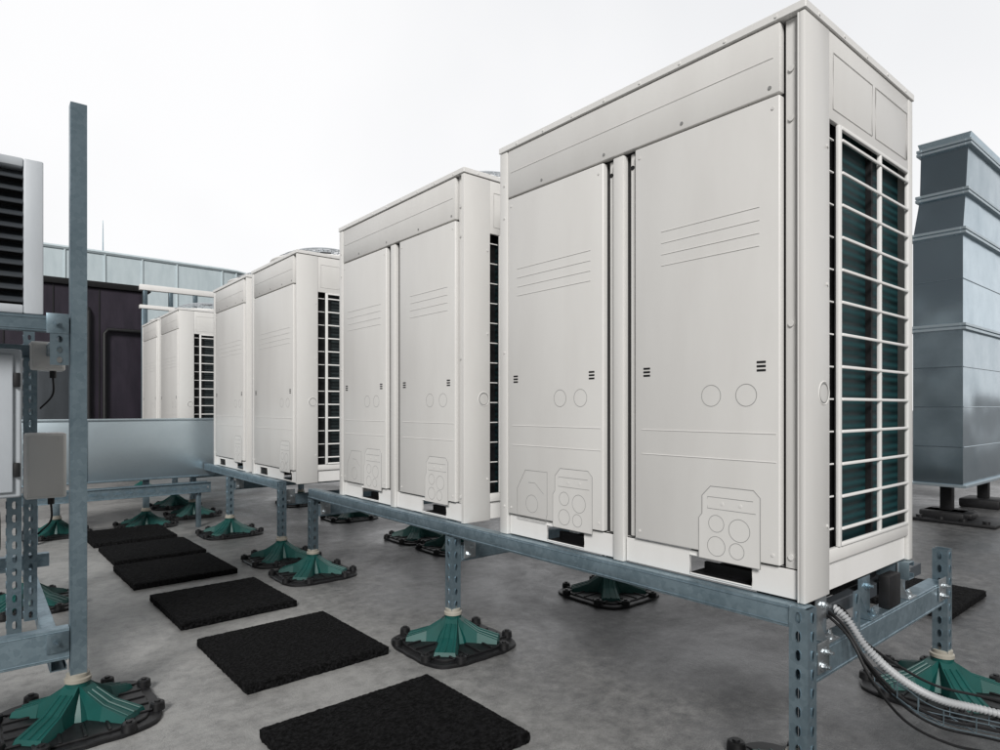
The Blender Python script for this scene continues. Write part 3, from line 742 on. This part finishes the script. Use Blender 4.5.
for (z, y0, y1, i) in levels[:-1]:
    mb = MB(); e = 0.032
    for zz in ((z+0.012,) if z == levels[0][0] else (z-0.018, z+0.018)):
        mb.box(i-e, DL-i+e, y0-e, y0+.012, zz-.013, zz+.013, .002, 1); mb.box(i-e, DL-i+e, y1-.012, y1+e, zz-.013, zz+.013, .002, 1)
        mb.box(i-e, i+.012, y0+.0125, y1-.0125, zz-.013, zz+.013, .002, 1); mb.box(DL-i-.012, DL-i+e, y0+.0125, y1-.0125, zz-.013, zz+.013, .002, 1)
    mb.build('flange', M['galv_sheet'], dt)
for x in (0.3, DL-.3):
    mb = MB(); mb.box(x-.05, x+.05, DW/2-.05, DW/2+.05, 0.10, dz(488), .004); mb.box(x-.2, x+.2, .02, DW-.02, 0.0, .10, .02); mb.build('leg', M['black'], dt)
x_, y_ = gnd(948, 520); s = .28
mb = MB(); mb.box(-s, s, -s*1.6, s*1.6, 0, .035, .01); mb.box(-s*.4, s*.4, -s*.8, s*.8, .0355, .10, .02)
for k in range(5): mb.cyl((-s*.8, -s*1.3+k*s*.65, .03), (-s*.8, -s*1.3+k*s*.65, .06), .03, 14)
tag(mb.build('rubber_block', M['rubber'], None, (x_, y_, 0)), 'low black rubber block in front of the ventilation duct', 'rubber block')

# ------------------------------------------------------------------ background buildings
BY = 12.2
bx1 = Xat(148, BY); dd = S_*bx1+C_*BY; bz = H+(YH-293)*dd/F
bd = empty('dark_building', (bx1-4, BY+3, 0), 'low dark purple-black clad plant building behind the far units', 'building')
mb = MB(); mb.box(-5, 4, -3, 3, 0, bz, 0.02); mb.build('wall', M['dark_wall'], bd)
mb = MB(); mb.box(-5.04, 4.04, -3.05, 3.05, bz+.001, bz+0.10, 0.01); mb.build('coping', M['black'], bd)
mb = MB()
for k in range(14): mb.box(3.9-k*0.62, 3.915-k*0.62, -3.012, -3.0005, 0.02, bz-.02)
tag(mb.build('cladding_joint', M['black'], bd))
x = Xat(105, BY-.1)-(bx1-4)
mb = MB(); mb.tube([(x, -3.06, 0.5), (x, -3.06, bz-0.75), (x+.05, -3.06, bz-0.68), (x+0.55, -3.06, bz-0.68), (x+0.6, -3.06, bz-0.75), (x+0.6, -3.06, 0.4)], 0.032, 12); mb.build('pipe', M['black'], bd)
mb = MB(); mb.tube([(x-0.22, -3.06, 0.4), (x-0.22, -3.06, bz-0.4), (x-0.22, -3.0, bz-0.35)], 0.028, 12); mb.build('pipe', M['black'], bd)
mb = MB(); mb.box(x-1.1, x-.45, -3.03, -3.0005, 0.0, 2.1, 0.01); mb.build('door', M['louvre_grey'], bd)
br = empty('roof_gantry', (Xat(170, BY-.6), BY-.6, 0), 'white steel gantry with short brackets behind the farthest units', 'gantry')
zt = H+(YH-293)*(S_*br.location.x+C_*br.location.y)/F
for (za, zb) in ((zt, zt+.09), (zt-.30, zt-.24)):
    mb = MB(); mb.box(-0.45, 1.6, -.05, .05, za, zb, .005); mb.build('beam', M['white_trim'], br)
for k in range(6):
    mb = MB(); mb.box(-.4+k*.38, -.34+k*.38, -.04, .04, zt-.239, zt-.001, .003); mb.build('bracket', M['galv'], br)
for x_ in (-.38, 1.49):
    mb = MB(); mb.box(x_-.04, x_+.04, -.04, .04, 0, zt-.301, .003); mb.build('leg', M['galv'], br)
pb = empty('pale_building', (3, 24, 0), 'pale blue metal clad building with a rounded end on the skyline', 'building')
mb = MB(); zt = 5.75; pts = [(-9, -1.6)]+[(-9+i*1.0, -1.6-0.25*math.sin(i/13*PI)) for i in range(1, 12)]
for i in range(10):
    a = -PI/2+PI*i/9; pts.append((3.4+1.4*math.cos(a), -0.2+1.45*math.sin(a)))
pts += [(-9, 1.3)]
mb.prism(pts, 0, zt); mb.build('wall', M['pale_clad'], pb)
mb = MB()
for i, (x, y) in enumerate(pts[:-2]): mb.box(x-.02, x+.02, y-.03, y+.03, 0, zt-.01)
mb.tube([(x, y, zt+.03) for x, y in pts], 0.06, 6, closed=True)
mb.build('seam', M['pale_clad'], pb)
an = MB(); ax = Xat(105, 23.0)
an.tube([(0, 0, 0), (0, 0, 0.9), (0, 0, 1.35)], [0.022, 0.014, 0.008], 8); an.ring((0, 0, 0.25), 0.04, 0.012, 'z', 12)
tag(an.build('antenna', M['galv'], None, (ax, 23.4, 5.7)), 'thin vertical antenna rod on top of the pale curved building', 'antenna')

# ------------------------------------------------------------------ light
wd = bpy.data.worlds.new('World'); scn.world = wd; wd.use_nodes = True
nt = wd.node_tree; bg = nt.nodes['Background']
sky = nt.nodes.new('ShaderNodeTexSky'); sky.sky_type = 'NISHITA'; sky.sun_disc = False
sd = Vector((-0.75, -0.82, 0.76)).normalized()
sky.sun_elevation = math.asin(sd.z); sky.sun_rotation = math.atan2(sd.x, sd.y)
hs = nt.nodes.new('ShaderNodeHueSaturation'); hs.inputs['Saturation'].default_value = 0.2; nt.links.new(sky.outputs[0], hs.inputs['Color'])
tc = nt.nodes.new('ShaderNodeTexCoord')
cn = N(nt, 'ShaderNodeTexNoise', Scale=1.4, Detail=4.0, Roughness=0.5); nt.links.new(tc.outputs['Generated'], cn.inputs['Vector'])
cr = ramp(nt, cn.outputs[0], [(0.35, (8.9, 9.0, 9.2)), (0.65, (10.2, 10.2, 10.3))])
# overcast sky: bright toward one side of the horizon, heavier overhead and behind
dt_ = N(nt, 'ShaderNodeVectorMath', operation='DOT_PRODUCT'); dt_.inputs[1].default_value = (0.62, 0.76, -0.30); nt.links.new(tc.outputs['Generated'], dt_.inputs[0])
mrr = N(nt, 'ShaderNodeMapRange'); mrr.inputs[1].default_value = -0.30; mrr.inputs[2].default_value = 0.42; mrr.inputs[3].default_value = 0.10; mrr.inputs[4].default_value = 1.0
nt.links.new(dt_.outputs['Value'], mrr.inputs[0])
sc = N(nt, 'ShaderNodeVectorMath', operation='SCALE'); nt.links.new(cr.outputs[0], sc.inputs[0]); nt.links.new(mrr.outputs[0], sc.inputs['Scale'])
mx_ = nt.nodes.new('ShaderNodeMix'); mx_.data_type = 'RGBA'; mx_.inputs['Factor'].default_value = 0.95
nt.links.new(hs.outputs[0], mx_.inputs[6]); nt.links.new(sc.outputs[0], mx_.inputs[7])
nt.links.new(mx_.outputs[2], bg.inputs['Color']); bg.inputs['Strength'].default_value = 0.1
sl = bpy.data.lights.new('sun', 'SUN'); so = bpy.data.objects.new('sun', sl); C.objects.link(so)
sl.energy = 3.7; sl.angle = math.radians(18); sl.color = (1, 0.985, 0.965)
so.rotation_euler = sd.to_track_quat('Z', 'Y').to_euler()
scn.view_settings.view_transform = 'Standard'; scn.view_settings.look = 'None'; scn.view_settings.exposure = 0
